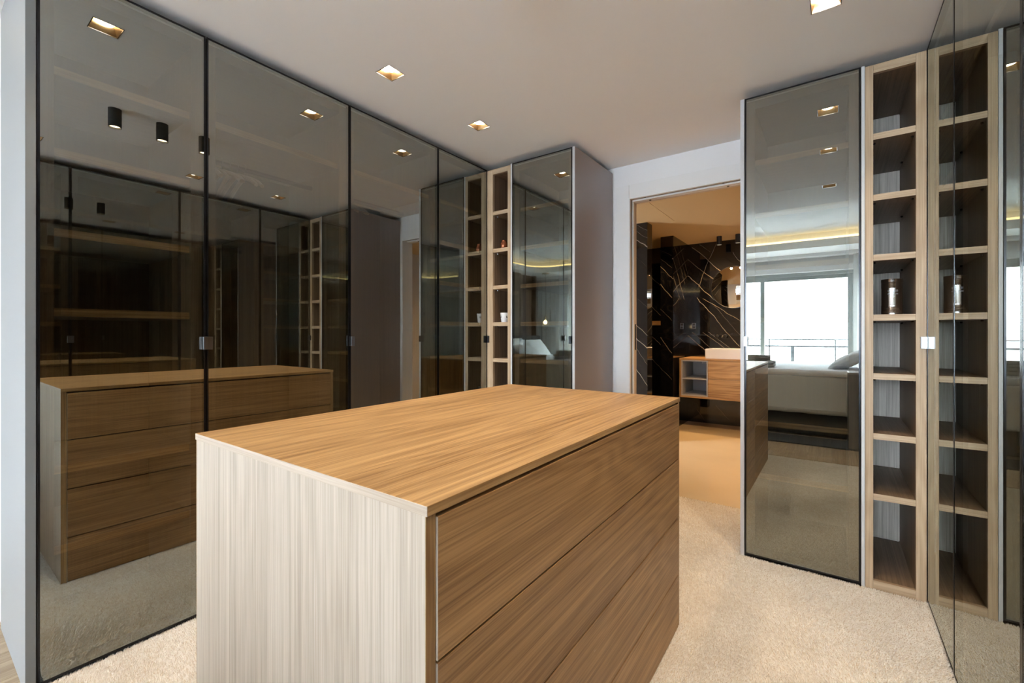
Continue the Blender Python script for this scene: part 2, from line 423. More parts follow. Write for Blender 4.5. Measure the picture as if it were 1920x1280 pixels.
# ---- sliding window: frame, sashes, panes
win = thing('window_1', 'wide grey sliding balcony window seen in the glass doors', None, (0, -3.38, 0), kind='structure')
fr = MB()
fr.box(WX0, WX1, -.04, .05, WZ1 - .05, WZ1).box(WX0, WX1, -.04, .05, WZ0, WZ0 + .04)
fr.box(WX0, WX0 + .04, -.04, .05, WZ0 + .04, WZ1 - .05).box(WX1 - .04, WX1, -.04, .05, WZ0 + .04, WZ1 - .05)
fr.build('window_frame', M_ALU, win)
sash = [(-1.86, -0.93), (-0.99, 0.26)]
for i, (a, b) in enumerate(sash):
    dy = -.022 if i % 2 else .018
    m_ = MB()
    m_.box(a, a + .06, dy - .015, dy + .015, WZ0 + .04, WZ1 - .05).box(b - .06, b, dy - .015, dy + .015, WZ0 + .04, WZ1 - .05)
    m_.box(a + .06, b - .06, dy - .015, dy + .015, WZ1 - .11, WZ1 - .05).box(a + .06, b - .06, dy - .015, dy + .015, WZ0 + .04, WZ0 + .11)
    s_ = m_.build('sash', M_ALU, win)
    MB().box(a + .06, b - .06, dy - .004, dy + .004, WZ0 + .11, WZ1 - .11).build('pane', M_CLEAR, s_)

# ---- balcony outside
struct('balcony_slab', MB().box(-4.2, 2.2, -4.75, -3.45, -.16, -.02), M_CONC)
rl = thing('balcony_railing', 'pale metal balcony railing outside the bedroom window', 'railing', (0, -4.6, -.02))
box_part('top_rail', M_RAIL, rl, -4.1, 2.1, -.02, .02, 1.085, 1.105)
box_part('handrail', M_RAIL, rl, -4.1, 2.1, -.03, .03, .955, .985)
for x in (-3.9, -2.75, -1.72, -0.60, .5, 1.6):
    box_part('post', M_RAIL, rl, x - .028, x + .028, -.028, .028, 0, .955)
for x in (-3.3, -2.2, -0.98, 0.05, 1.05):
    box_part('thin_post', M_RAIL, rl, x - .01, x + .01, -.01, .01, 0, 1.085)
struct('balcony_parapet', MB().box(-4.2, 2.2, -4.75, -4.66, -.02, .62), M_CONC)

# ---- floors
fl = thing('floor', None, None, kind='structure')
pw, plen = .19, 1.55
ix = 0; x = -3.8
plank_me = {}
while x < 1.35:
    off = (ix * 0.62) % plen
    y = 0.262 - off if off > 1e-3 else 0.262
    edges = [0.262]
    yy = 0.262 - (off if off > .2 else plen)
    while yy > -3.3: edges.append(yy); yy -= plen
    edges.append(-3.3)
    for a, b in zip(edges, edges[1:]):
        key = (round(a - b, 3), round(min(x + pw, 1.35) - x, 3))
        if key not in plank_me:
            o = MB().box(.0008, key[1] - .0008, -key[0] + .0008, -.0008, -.018, 0, bev=.0015).build('floorboard', M_PARQ, fl)
            plank_me[key] = o.data
        else:
            o = bpy.data.objects.new('floorboard', plank_me[key]); COL.objects.link(o); o.parent = fl
        o.location = (x, a, 0)
    x += pw; ix += 1
struct('floor_subfloor', MB().box(-3.9, 1.5, -3.45, YB + .05, -.16, -.03), M_CONC)

# ---- bathroom
BZ = 2.385
struct('floor_bathroom', MB().box(-3.2, 0.9, YB + .05, 6.40, -.12, 0.0), M_BFLOOR, 'honey coloured seamless bathroom floor')
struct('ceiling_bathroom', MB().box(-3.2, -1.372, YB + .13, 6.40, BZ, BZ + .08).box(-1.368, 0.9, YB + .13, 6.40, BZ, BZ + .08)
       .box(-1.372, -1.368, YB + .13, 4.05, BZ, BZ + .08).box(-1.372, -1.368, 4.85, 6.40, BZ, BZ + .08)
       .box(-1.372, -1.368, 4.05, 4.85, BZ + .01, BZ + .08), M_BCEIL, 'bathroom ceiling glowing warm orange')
VF = [(-1.579,1.950,-1.267,1.638,0.0060,0.80),(-1.453,1.646,-0.958,1.030,0.0070,0.90),(-1.379,1.643,-0.873,1.293,0.0050,0.80),(-1.514,2.331,-1.167,1.997,0.0080,0.60),(-1.232,2.354,-1.353,2.065,0.0040,0.70),(-1.353,2.065,-1.440,1.817,0.0050,0.70),(-1.426,2.356,-1.326,2.267,0.0050,0.50),(-1.576,2.179,-1.267,1.890,0.0040,0.60),(-1.360,1.974,-1.183,1.842,0.0040,0.40),(-1.020,2.206,-0.958,2.112,0.0040,0.50),(-1.590,1.162,-1.366,0.964,0.0060,0.90),(-1.514,1.187,-1.294,0.994,0.0040,0.60),(-1.386,1.187,-1.126,0.990,0.0050,0.80),(-1.320,1.187,-1.069,0.991,0.0050,0.70),(-1.453,0.150,-1.379,0.037,0.0050,0.40),(-1.216,0.229,-1.088,0.083,0.0040,0.30),(-1.241,1.532,-0.873,1.082,0.0030,0.40),(-0.8,2.2,-0.2,1.5,.006,.7),(-0.6,1.3,-0.1,.8,.006,.7)]
VR = [(-2.208,1.682,-1.75,1.25,0.0050,0.60),(-2.248,1.299,-1.75,0.85,0.0060,0.70),(-2.248,0.992,-1.75,0.52,0.0050,0.50),(-2.3,2.2,-1.8,1.7,.005,.5)]
VS = [(5.517,2.157,6.057,1.640,0.0100,0.60),(5.630,2.257,6.088,1.847,0.0100,0.50),(5.746,2.272,6.202,1.901,0.0080,0.40),(5.892,2.291,6.273,1.958,0.0100,0.60),(5.561,1.869,5.867,1.628,0.0100,0.30)]
VP = [(-1.737,2.108,-1.620,2.005,0.0030,0.50),(-1.737,2.015,-1.613,1.879,0.0050,0.70),(-1.737,1.791,-1.609,1.629,0.0070,0.90),(-1.737,1.482,-1.607,1.327,0.0040,0.50),(-1.781,1.186,-1.607,0.952,0.0060,0.90),(-1.737,2.215,-1.620,2.149,0.0030,0.40),(-1.737,0.749,-1.607,0.611,0.0040,0.40),(-1.74,.42,-1.6,.28,.005,.6)]
VT = [(-1.746,2.376,-1.610,2.293,0.0040,0.50),(-1.746,2.311,-1.610,2.200,0.0040,0.70),(-1.746,2.212,-1.599,2.090,0.0090,0.90),(-1.743,1.280,-1.610,1.152,0.0050,0.80),(-1.743,1.128,-1.610,1.019,0.0080,0.90),(-1.743,1.029,-1.610,0.835,0.0040,0.50),(-1.743,0.783,-1.610,0.610,0.0050,0.80),(-1.746,2.030,-1.610,1.889,0.0030,0.30),(-1.746,1.562,-1.610,1.440,0.0030,0.30)]
MF = marble('black_marble_far', 'X', 'Z', VF + VR); MS = marble('black_marble_side', 'Y', 'Z', VS)
MP = marble('black_marble_pillar', 'X', 'Z', VP); MT = marble('black_marble_partition', 'X', 'Z', VT)
wb = thing('wall_bathroom_back', 'polished black marble wall with pale diagonal veins', None, kind='structure')
for a, b in ((-3.2, -2.28), (-2.28, -1.585), (-1.585, -0.385), (-0.385, 0.9)):
    for z0, z1 in ((0, 1.162), (1.165, BZ)):
        box_part('marble_slab', MF, wb, a + .001, b - .001, 6.25, 6.30, z0, z1)
box_part('wall_backing', M_BWALL, wb, -3.2, .9, 6.303, 6.40, 0, BZ)
wp = thing('wall_bathroom_pillar', 'black marble pillar beside the vanity', None, kind='structure')
for z0, z1 in ((0, 1.162), (1.165, BZ)):
    box_part('side_slab', MS, wp, -1.600, -1.585, 5.57, 6.249, z0, z1)
    box_part('front_slab', MP, wp, -1.740, -1.601, 5.57, 5.585, z0, z1)
    box_part('rear_slab', MS, wp, -1.740, -1.730, 5.586, 6.249, z0, z1)
wq = thing('wall_bathroom_partition', 'black marble shower partition just inside the doorway', None, kind='structure')
box_part('front_slab', MT, wq, -3.2, -1.625, 4.74, 4.752, 0, BZ)
box_part('end_slab', MS, wq, -1.637, -1.625, 4.753, 4.90, 0, BZ)
box_part('rear_slab', MP, wq, -3.2, -1.638, 4.888, 4.90, 0, BZ)
struct('wall_bathroom_left', MB().box(-3.3, -3.2, YB + .13, 6.4, 0, BZ + .08), M_BWALL)
struct('wall_bathroom_right', MB().box(0.9, 1.0, YB + .13, 6.4, 0, BZ + .08), M_BWALL)
nl = box_part('trim_3', OAK['x'], None, -2.10, -1.90, 6.235, 6.249, 1.30, 1.36); nl['kind'] = 'structure'; nl['label'] = 'small wooden ledge in the shower recess'

# ---- doorway: casing, pocket-door track and jamb
dr = thing('door_1', 'white cased pocket doorway to the bathroom', None, (0, 0, 0), kind='structure')
cz = 2.300
c1 = MB().box(-1.352, DX0, YB - .012, YB - .001, 0, cz, bev=.0015).build('casing', M_LACQ, dr)
c2 = MB().box(DX0 + .0005, DX1 + .1, YB - .012, YB - .001, DZ, cz, bev=.0015).build('casing', M_LACQ, dr)
box_part('casing', M_LACQ, dr, DX1, DX1 + .1, YB - .012, YB - .001, 0, DZ - .0005, bev=.0015)
# jamb strips, near to far
box_part('front_lip', M_LACQ, dr, DX0, DX0 + .006, YB - .012, YB + .010, 0, DZ)
box_part('slot_strip', M_GROOVE, dr, DX0, DX0 + .003, YB + .010, YB + .050, 0, DZ)
box_part('jamb_strip', M_LACQ, dr, DX0, DX0 + .010, YB + .050, YB + .075, 0, DZ - .012)
lf = box_part('door_leaf_edge', M_JAMB, dr, DX0, DX0 + .007, YB + .077, YB + .128, 0, DZ - .012)
box_part('lock_plate', M_STEEL, lf, DX0 + .007, DX0 + .010, YB + .092, YB + .112, 1.05, 1.25)
# header
box_part('front_lip', M_LACQ, dr, DX0, DX1, YB - .012, YB + .010, DZ - .008, DZ)
hd = box_part('track_groove', M_GROOVE, dr, DX0, DX1, YB + .010, YB + .050, DZ - .002, DZ)
for xx in (-1.14, -0.60): 
    MB().lathe([(0, DZ - .003), (.007, DZ - .003), (.007, DZ - .006), (0, DZ - .006)], xx, YB + .03, 12).build('screw_cap', M_BLACKM, hd)
h2 = box_part('header_strip', M_LACQ, dr, DX0, DX1, YB + .050, YB + .100, DZ - .014, DZ)
for xx in (-1.12, -0.58):
    MB().lathe([(0, DZ - .0142), (.008, DZ - .0142), (.008, DZ - .017), (0, DZ - .017)], xx, YB + .085, 12).build('screw_cap', M_BLACKM, h2)
box_part('header_rear', M_JAMB, dr, DX0, DX1, YB + .100, YB + .130, DZ - .014, DZ)

# ================================================================== WARDROBES
# local frame of every unit: x along its front, y into its depth, z up; the glass stands at y = 0
def glass_door(parent, x0, x1, handle, hcol=None, z0=.012, z1=ZT):
    fw = .007; g = .0015
    x0 += g; x1 -= g
    m_ = MB()
    m_.box(x0, x0 + fw, 0, .022, z0, z1).box(x1 - fw, x1, 0, .022, z0, z1)
    m_.box(x0 + fw, x1 - fw, 0, .022, z1 - fw, z1).box(x0 + fw, x1 - fw, 0, .022, z0, z0 + fw)
    d = m_.build('door', M_BLACK, parent)
    MB().box(x0 + fw, x1 - fw, .001, .006, z0 + fw, z1 - fw).build('glass_pane', M_GLASS, d)
    if handle:
        for side in handle:
            hx = x0 + .006 if side == 'l' else x1 - .006
            hm = MB().box(hx - .009, hx + .009, -.002, .0, 1.108, 1.160).box(hx - .009 if side == 'r' else hx + .006, hx - .006 if side == 'r' else hx + .009, -.020, -.002, 1.108, 1.160, bev=.0006)
            hm.box(hx - .009, hx + .009, -.022, -.020, 1.108, 1.160, bev=.0005)
            hd_ = hm.build('handle', hcol or M_CHROME, d)
            hd_['label'] = 'small metal pull on the door edge'
    return d
def carcass(parent, w, depth, shelves, rail=False, pt=.045, y0=.028, back=None, drawers=0):
    ax = OAK_SHADED
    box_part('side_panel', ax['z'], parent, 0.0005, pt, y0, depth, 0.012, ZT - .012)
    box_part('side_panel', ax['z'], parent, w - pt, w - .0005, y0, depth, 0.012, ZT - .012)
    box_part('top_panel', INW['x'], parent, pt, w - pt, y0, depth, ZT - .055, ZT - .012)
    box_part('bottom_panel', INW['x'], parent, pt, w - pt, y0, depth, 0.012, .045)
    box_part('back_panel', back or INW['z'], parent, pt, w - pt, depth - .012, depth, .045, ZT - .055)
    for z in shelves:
        sh = box_part('shelf', OAK_SHADED['x'], parent, pt + .0005, w - pt - .0005, y0 + .018, depth - .013, z - .028, z)
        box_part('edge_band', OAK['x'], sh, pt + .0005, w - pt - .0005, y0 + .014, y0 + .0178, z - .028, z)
    if rail:
        MB().tube([(pt + .0005, .30, 2.005), (w - pt - .0005, .30, 2.005)], .012, 12).build('clothes_rail', M_STEEL, parent, smooth=True)
DEP = 0.562
# ---- left run (faces +x):  local x -> world +y
LR = PI / 2
u = thing('wardrobe', 'left-hand wardrobe nearest the camera, grey glass door over wooden shelves, pale end panel', 'wardrobe', (XL, Y1, 0), LR)
glass_door(u, 0, Y2 - Y1, 'r'); carcass(u, Y2 - Y1, DEP, SHELVES[:4] + SHELVES[5:])
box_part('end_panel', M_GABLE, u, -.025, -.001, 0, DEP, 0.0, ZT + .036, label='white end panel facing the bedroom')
box_part('panel_edge', plain('grey_edge_shaded', (.17, .18, .185), .45), u, -.0245, -.0015, -.0015, -.0002, 0.0, ZT + .036)  # edge turned away from the window; its shade is painted as a darker grey
u = thing('wardrobe', 'left-hand wardrobe second from the camera, grey glass door with hanging rail and hangers', 'wardrobe', (XL, Y2, 0), LR)
glass_door(u, 0, Y3 - Y2, 'l'); carcass(u, Y3 - Y2, DEP, SHELVES[:1], rail=True)
u = thing('wardrobe', 'left-hand wardrobe third from the camera, grey glass door reflecting the taupe panel', 'wardrobe', (XL, Y3, 0), LR)
glass_door(u, 0, Y4 - Y3, 'l'); carcass(u, Y4 - Y3, DEP, SHELVES[:1], rail=True)
u = thing('wardrobe', 'left-hand corner wardrobe, its glass door mirroring the narrow open shelves', 'wardrobe', (XL, Y4, 0), LR)
glass_door(u, 0, YF - Y4, 'r', M_BLACK); carcass(u, YF - Y4, DEP, SHELVES[:4])
# ---- right run (faces -x): local x -> world -y
RR = -PI / 2
u = thing('wardrobe', 'right-hand corner wardrobe, its glass door mirroring the tall open shelves', 'wardrobe', (XR, YF, 0), RR)
glass_door(u, 0, YF - Y4, 'l'); carcass(u, YF - Y4, DEP, SHELVES[:4])
u = thing('wardrobe', 'right-hand wardrobe second from the far corner, cut by the right edge of the photo', 'wardrobe', (XR, Y4, 0), RR)
glass_door(u, 0, Y4 - Y3, ''); carcass(u, Y4 - Y3, DEP, SHELVES[:1], rail=True)
u = thing('wardrobe', 'right-hand wardrobe with an empty rail, seen only mirrored in the left glass doors', 'wardrobe', (XR, Y3, 0), RR)
glass_door(u, 0, Y3 - Y2, 'r'); carcass(u, Y3 - Y2, DEP, SHELVES[:1], rail=True)
u = thing('wardrobe', 'right-hand wardrobe nearest the bedroom, shelves seen only mirrored in the left glass door', 'wardrobe', (XR, Y2, 0), RR)
glass_door(u, 0, Y2 - Y1, 'l'); carcass(u, Y2 - Y1, DEP, SHELVES[:4] + SHELVES[5:])
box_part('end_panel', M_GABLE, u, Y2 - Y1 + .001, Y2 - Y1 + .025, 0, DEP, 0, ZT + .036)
# ---- far run (faces -y)
FD = YB - YF - .014
u = thing('wardrobe', 'tall glass-door wardrobe with taupe side panel left of the bathroom doorway', 'wardrobe', (-1.894, YF, 0))
w = -1.400 + 1.894
glass_door(u, 0, w, 'r', M_BLACK); carcass(u, w, FD, SHELVES)
box_part('end_panel', M_TAUPE, u, w + .001, w + .019, .0, FD, 0, ZT, bev=.0008, label='taupe lacquered side panel')
box_part('panel_edge', M_EDGE, u, w + .0012, w + .0188, -.0015, -.0002, 0, ZT)
box_part('filler_strip', M_EDGE, u, -.0125, -.001, .0, .03, 0, ZT)
u = thing('wardrobe', 'tall glass-door wardrobe right of the bathroom doorway, mirroring bed and window', 'wardrobe', (-.376, YF, 0))
w = .1105 + .376
glass_door(u, 0, w, 'l'); carcass(u, w, FD, SHELVES)
box_part('end_panel', M_TAUPE, u, -.0195, -.001, .0, FD, 0, ZT, bev=.0008)
box_part('panel_edge', M_EDGE, u, -.0193, -.0012, -.0015, -.0002, 0, ZT)
box_part('filler_strip', M_EDGE, u, w + .001, w + .0135, .0, .03, 0, ZT)

# ---- open shelf towers in the two far corners
def shelf_tower(x0, x1, sl, sr, label):
    t = thing('open_shelf_tower', label, 'shelf', (x0, YF, 0)); w = x1 - x0; d = FD
    box_part('stile', TOW['z'], t, 0, sl, 0, .02, 0, ZT - .006, bev=.0006)
    box_part('stile', TOW['z'], t, w - sr, w, 0, .02, 0, ZT - .006, bev=.0006)
    box_part('top_rail', TOW['x'], t, sl + .0003, w - sr - .0003, 0, .02, 2.370, ZT - .006, bev=.0006)
    box_part('bottom_rail', TOW['x'], t, sl + .0003, w - sr - .0003, 0, .02, 0, .042, bev=.0006)
    box_part('side_panel', OAK_SHADED['z'], t, 0, sl, .0205, d, 0, ZT - .006)
    box_part('side_panel', OAK_SHADED['z'], t, w - sr, w, .0205, d, 0, ZT - .006)
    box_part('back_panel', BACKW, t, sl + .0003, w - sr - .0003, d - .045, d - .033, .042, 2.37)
    box_part('top_panel', OAK_SHADED['y'], t, sl + .0003, w - sr - .0003, .0205, d - .046, 2.372, ZT - .010)
    box_part('bottom_panel', OAK_SHADED['y'], t, sl + .0003, w - sr - .0003, .0205, d - .046, .012, .040)
    for z in SHELVES:
        s_ = box_part('shelf', OAK_SHADED['y'], t, sl + .0003, w - sr - .0003, .0045, d - .046, z - .028, z)
        box_part('edge_band', TOW['x'], s_, sl + .0003, w - sr - .0003, .0015, .0042, z - .028, z, bev=.0004)
        pins = MB()
        for px in (sl + .007, w - sr - .007):
            for py in (.05, .42):
                pins.lathe([(0, z - .0285), (.005, z - .0285), (.004, z - .036), (0, z - .036)], px, py, 8)
        pins.build('shelf_pin', M_STEEL, s_)
    return t
shelf_tower(XL + .001, -1.908, .055, .026, 'narrow open oak shelf tower in the left corner holding a white cup')
shelf_tower(.1255, XR - .001, .029, .035, 'tall open oak shelf tower in the right corner holding a metal canister')

# ================================================================== ISLAND
IW, IL, IZ = .8455, 1.386, .916
isl = thing('drawer_island', 'oak drawer island in the middle of the carpeted dressing room', 'island', (-.9143, 1.1466, 0), R(.49))
hw, hl = IW / 2, IL / 2
tb = box_part('top', OAK['y'], isl, -hw, hw, -hl + .001, hl - .001, IZ - .016, IZ, bev=.0008, label='warm oak worktop board')
for e in (-hl, hl - .0009):
    box_part('edge_band', PALEY, tb, -hw + .0003, hw - .0003, e, e + .0009, IZ - .0157, IZ - .0005)
box_part('end_panel', PALE, isl, -hw + .005, hw - .005, -hl + .001, -hl + .021, 0, IZ - .0162, bev=.0006, label='pale oak end panel with vertical grain')
box_part('end_panel', OAK['z'], isl, -hw + .005, hw - .005, hl - .021, hl - .001, 0, IZ - .0162, bev=.0006)
for ex in (-hw + .0035, hw - .0049):
    for ey in (-hl + .0012, hl - .0208):
        box_part('edge_band', OAK['z'], isl, ex, ex + .0014, ey, ey + .0196, 0, IZ - .0163)
box_part('core', M_BLACKM, isl, -hw + .022, hw - .022, -hl + .0215, hl - .0215, .004, IZ - .0165)
zs = [.884, .672, .444, .218, .006]
zs = [IZ - .021, .672, .440, .213, .004]
for sgn in (1, -1):
    for k in range(4):
        z1, z0 = zs[k] - .0024, zs[k + 1] + .0024
        xa, xb = (hw - .0205, hw - .0005) if sgn > 0 else (-hw + .0005, -hw + .0205)
        dd = box_part('drawer', DRAWER_SHADED, isl, xa, xb, -hl + .0235, hl - .0235, z0, z1, bev=.0008)
        ex = (xa, xb)
        box_part('edge_band', PALE, dd, ex[0], ex[1], -hl + .0222, -hl + .0234, z0, z1)

# ================================================================== CARPET
cb = MB().box(XL + .002, XR - .002, .300, YF - .002, -.028, -.001)
cb.box(-1.378, -.397, YF - .0019, 3.298, -.028, -.001)
cb.box(XL + .002 - .0, XL + .03, .262, .299, -.028, -.001)
car = thing('carpet', 'cream deep-pile fitted carpet on the dressing room floor', 'carpet')
cb.build('carpet_backing', M_CARPETB, car)
def tufts():
    sp = .0046
    pts = []
    def area(x0, x1, y0, y1, sp):
        gx, gy = np.meshgrid(np.arange(x0, x1, sp), np.arange(y0, y1, sp))
        p = np.stack([gx.ravel(), gy.ravel()], 1)
        return p + np.random.uniform(-.6 * sp, .6 * sp, p.shape)
    P_ = np.concatenate([area(XL - .004, XR + .004, .296, YF + .002, sp), area(-1.376, -.400, YF + .002, 3.30, sp * 1.3)])
    inside = (np.abs(P_[:, 0] + .9143) < hw - .03) & (np.abs(P_[:, 1] - 1.1466) < hl - .03)
    P_ = P_[~inside]
    n = len(P_)
    a = np.random.uniform(0, 2 * PI, n); h = np.random.uniform(.0035, .0078, n); w_ = np.random.uniform(.0024, .0038, n)
    # pile leans in slow patches
    lx = .0045 * np.sin(P_[:, 0] * 5 + np.sin(P_[:, 1] * 3) * 2) + np.random.normal(0, .0035, n)
    ly = .0045 * np.cos(P_[:, 1] * 4 + np.sin(P_[:, 0] * 4)) + np.random.normal(0, .0035, n)
    c, s = np.cos(a) * w_, np.sin(a) * w_
    V = np.zeros((n, 5, 3), dtype=np.float32)
    V[:, 0] = np.stack([P_[:, 0] - c, P_[:, 1] - s, np.full(n, -.003)], 1)
    V[:, 1] = np.stack([P_[:, 0] + c, P_[:, 1] + s, np.full(n, -.003)], 1)
    V[:, 2] = np.stack([P_[:, 0] - s * .9, P_[:, 1] + c * .9, np.full(n, -.003)], 1)
    V[:, 3] = np.stack([P_[:, 0] + lx + c * .35, P_[:, 1] + ly + s * .35, h], 1)
    V[:, 4] = np.stack([P_[:, 0] + lx - c * .35, P_[:, 1] + ly - s * .35, h * .96], 1)
    F = np.array([[0, 1, 3], [0, 3, 4], [1, 2, 3], [2, 0, 4], [2, 4, 3]], dtype=np.int32)
    idx = (np.arange(n, dtype=np.int32)[:, None, None] * 5 + F[None]).reshape(-1)
    me = bpy.data.meshes.new('carpet_pile')
    me.vertices.add(n * 5); me.vertices.foreach_set('co', V.reshape(-1))
    nf = n * 5
    me.loops.add(nf * 3); me.loops.foreach_set('vertex_index', idx)
    me.polygons.add(nf); me.polygons.foreach_set('loop_start', np.arange(nf, dtype=np.int32) * 3)
    me.polygons.foreach_set('loop_total', np.full(nf, 3, dtype=np.int32))
    me.update(); me.validate()
    me.materials.append(M_CARPET)
    o = bpy.data.objects.new('carpet_pile', me); COL.objects.link(o); o.parent = car; o['kind'] = 'stuff'
    print('tufts', n)
tufts()

# ================================================================== LIGHT FITTINGS
def downlight(x, y, label):
    t = thing('recessed_downlight', label, 'light', (x, y, ZC))
    o_, i_, h_ = HS - .0015, .031, .042
    bm = bmesh.new()
    A = [bm.verts.new((sx * o_, sy * o_, 0.0005)) for sx, sy in ((1, 1), (-1, 1), (-1, -1), (1, -1))]
    B = [bm.verts.new((sx * i_, sy * i_, h_)) for sx, sy in ((1, 1), (-1, 1), (-1, -1), (1, -1))]
    for k in range(4): bm.faces.new((A[k], A[(k + 1) % 4], B[(k + 1) % 4], B[k]))
    bm.faces.new(B)
    mb_ = MB(); mb_._take(bm)
    bmesh.ops.solidify(mb_.bm, geom=mb_.bm.faces[:], thickness=.001)
    mb_.build('reflector', M_GOLD, t)
    rim = MB()
    for b in ((-HS + .0005, HS - .0005, -HS + .0005, -HS + .003), (-HS + .0005, HS - .0005, HS - .003, HS - .0005), (-HS + .0005, -HS + .003, -HS + .003, HS - .003), (HS - .003, HS - .0005, -HS + .003, HS - .003)):
        rim.box(b[0], b[1], b[2], b[3], -.001, .003)
    rim.build('rim', M_STEEL, t)
    MB().lathe([(0, h_ - .022), (.026, h_ - .022), (.031, h_ - .015), (.031, h_ - .0015), (0, h_ - .0015)], 0, 0, 24).build('lamp', M_LAMP, t, smooth=True)
    spot(t, (0, 0, h_ - .024), P_DOWN, WARM, 96, .85, .02)
names = {(-1.772, 1.424): 'square recessed downlight in the ceiling left of centre, the nearer of two',
         (-1.772, 2.100): 'square recessed downlight in the ceiling nearest the left far corner',
         (-0.019, 2.100): 'square recessed downlight cut by the top edge of the photo',
         (-1.772, 0.517): 'square downlight mirrored at the top of the nearest left glass door',
         (-0.019, 0.517): 'square downlight, lowest of three mirrored in the door right of the doorway',
         (-0.019, 1.424): 'square downlight, middle of three mirrored in the door right of the doorway'}
for p in DL: downlight(p[0], p[1], names[p])
def cylinder_light(x, y, zc, label, cat='light', r=.030, h=.105, power=P_CYL, col=WARM, mat=None, angle=105, group=None):
    t = thing('cylinder_ceiling_light', label, cat, (x, y, zc), group=group)
    MB().lathe([(0, 0), (r, 0), (r, -h), (r - .003, -h), (r - .004, -h + .012), (0, -h + .012)], 0, 0, 32).build('housing', M_BLACKM, t, smooth=True)
    MB().lathe([(0, -h + .010), (r - .0045, -h + .010), (r - .0045, -h + .0115), (0, -h + .0115)], 0, 0, 24).build('lamp', mat or M_LAMPB, t, smooth=True)
    spot(t, (0, 0, -h + .002), power, col, angle, .7, .02)
cylinder_light(-.921, .733, ZC, 'black cylinder light mirrored in the left door, leftmost of three')
cylinder_light(-.917, .955, ZC, 'black cylinder light mirrored in the left door, middle of three')
cylinder_light(-.912, 1.180, ZC, 'black cylinder light mirrored at the door seam, rightmost of three')
cylinder_light(-1.136, 5.95, BZ, 'black cylinder light above the vanity, left one of two', power=P_BATH, col=WARM_BATH, angle=130)
cylinder_light(-.925, 5.95, BZ, 'black cylinder light above the mirror, half hidden by the wardrobe', power=P_BATH, col=WARM_BATH, angle=130)
cylinder_light(-.45, 4.3, BZ, 'black cylinder light hidden in the bathroom to the right', power=P_BATH * 1.6, col=WARM_BATH, angle=150)
cylinder_light(-1.9, 5.3, BZ, 'black cylinder light hidden in the shower recess', power=P_BATH * .5, col=WARM_BATH, angle=130)

# ================================================================== THINGS ON THE SHELVES
# metal canister
cz0 = SHELVES[3]
t = thing('metal_canister', 'dark metal canister with ribbed bands on the right-hand open shelves', 'canister', (.230, 2.737, cz0))
r = .0395; h = .168
prof = [(0, 0), (r - .002, 0), (r, .002)]
def ribs(z0, n): 
    for k in range(n):
        prof.extend([(r - .0010, z0 + k * .0065), (r + .0004, z0 + k * .0065 + .0035)])
ribs(.010, 5); prof.append((r - .0008, .045)); prof.append((r - .0008, h - .045)); ribs(h - .042, 5); prof += [(r, h - .002), (r + .001, h), (r - .002, h), (r - .0025, h - .012), (0, h - .012)]
MB().lathe(prof, 0, 0, 48).build('body', plain('gunmetal', (.42, .42, .44), .20, 1.0), t, smooth=True)
# raised lettering, too small to read in the photo: short raised strokes in two rows
em = MB(); rnd = random.Random(3)
for row, (zz, cnt, hh) in enumerate(((.112, 9, .011), (.098, 11, .006), (.087, 3, .004))):
    for k in range(cnt):
        a = -PI / 2 + (k - cnt / 2 + .5) * (.115 if row == 0 else .095)
        if row < 2 and rnd.random() < .15: continue
        m4 = Matrix.Rotation(a + PI / 2, 4, 'Z')
        b_ = bmesh.new(); bmesh.ops.create_cube(b_, size=1)
        for v in b_.verts: v.co = Vector((v.co.x * .0022, v.co.y * .0012 - r + .0008, v.co.z * hh * rnd.uniform(.7, 1) + zz))
        em._take(b_, m4)
em.build('embossing', M_CHROME, t)
# little copper jar
t = thing('copper_jar', 'small glossy copper-brown jar on the left-hand open shelves', 'jar', (-2.008, 2.672, SHELVES[1]))
MB().lathe([(0, 0), (.022, 0), (.027, .006), (.0275, .040), (.024, .050), (.0215, .053)], 0, 0, 32).build('body', M_COPPER, t, smooth=True)
MB().lathe([(0, .0535), (.020, .0535), (.0205, .064), (.017, .067), (0, .067)], 0, 0, 28).build('lid', M_COPPER, t, smooth=True)
# white cup
t = thing('white_cup', 'white tapered cup with a small black square mark on the left-hand open shelves', 'cup', (-2.012, 2.685, SHELVES[3]))
MB().lathe([(0, 0), (.024, 0), (.026, .003), (.0335, .072), (.0322, .072), (.025, .006), (0, .006)], 0, 0, 40).build('body', M_WHITE_P, t, smooth=True)
for ang in (-2.05, -.35):
    m4 = Matrix.Rotation(ang + PI / 2, 4, 'Z') @ Matrix.Translation((0, -.0307, .044)) @ Matrix.Rotation(R(-6), 4, 'X')
    lg = MB()
    b_ = bmesh.new(); bmesh.ops.create_cube(b_, size=1)
    for v in b_.verts: v.co = Vector((v.co.x * .014, v.co.y * .0012, v.co.z * .017))
    lg._take(b_, m4); mk = lg.build('square_mark', M_BLACKM, t)
    lt = MB()
    for (cx_, cz_, sx, sz) in ((-.003, .002, .0018, .009), (.0, -.0025, .007, .0018), (.003, .001, .0018, .006)):
        b_ = bmesh.new(); bmesh.ops.create_cube(b_, size=1)
        for v in b_.verts: v.co = Vector((v.co.x * sx + cx_, v.co.y * .0006 - .0009, v.co.z * sz + cz_))
        lt._take(b_, m4)
    lt.build('letter', M_WHITE_P, mk)
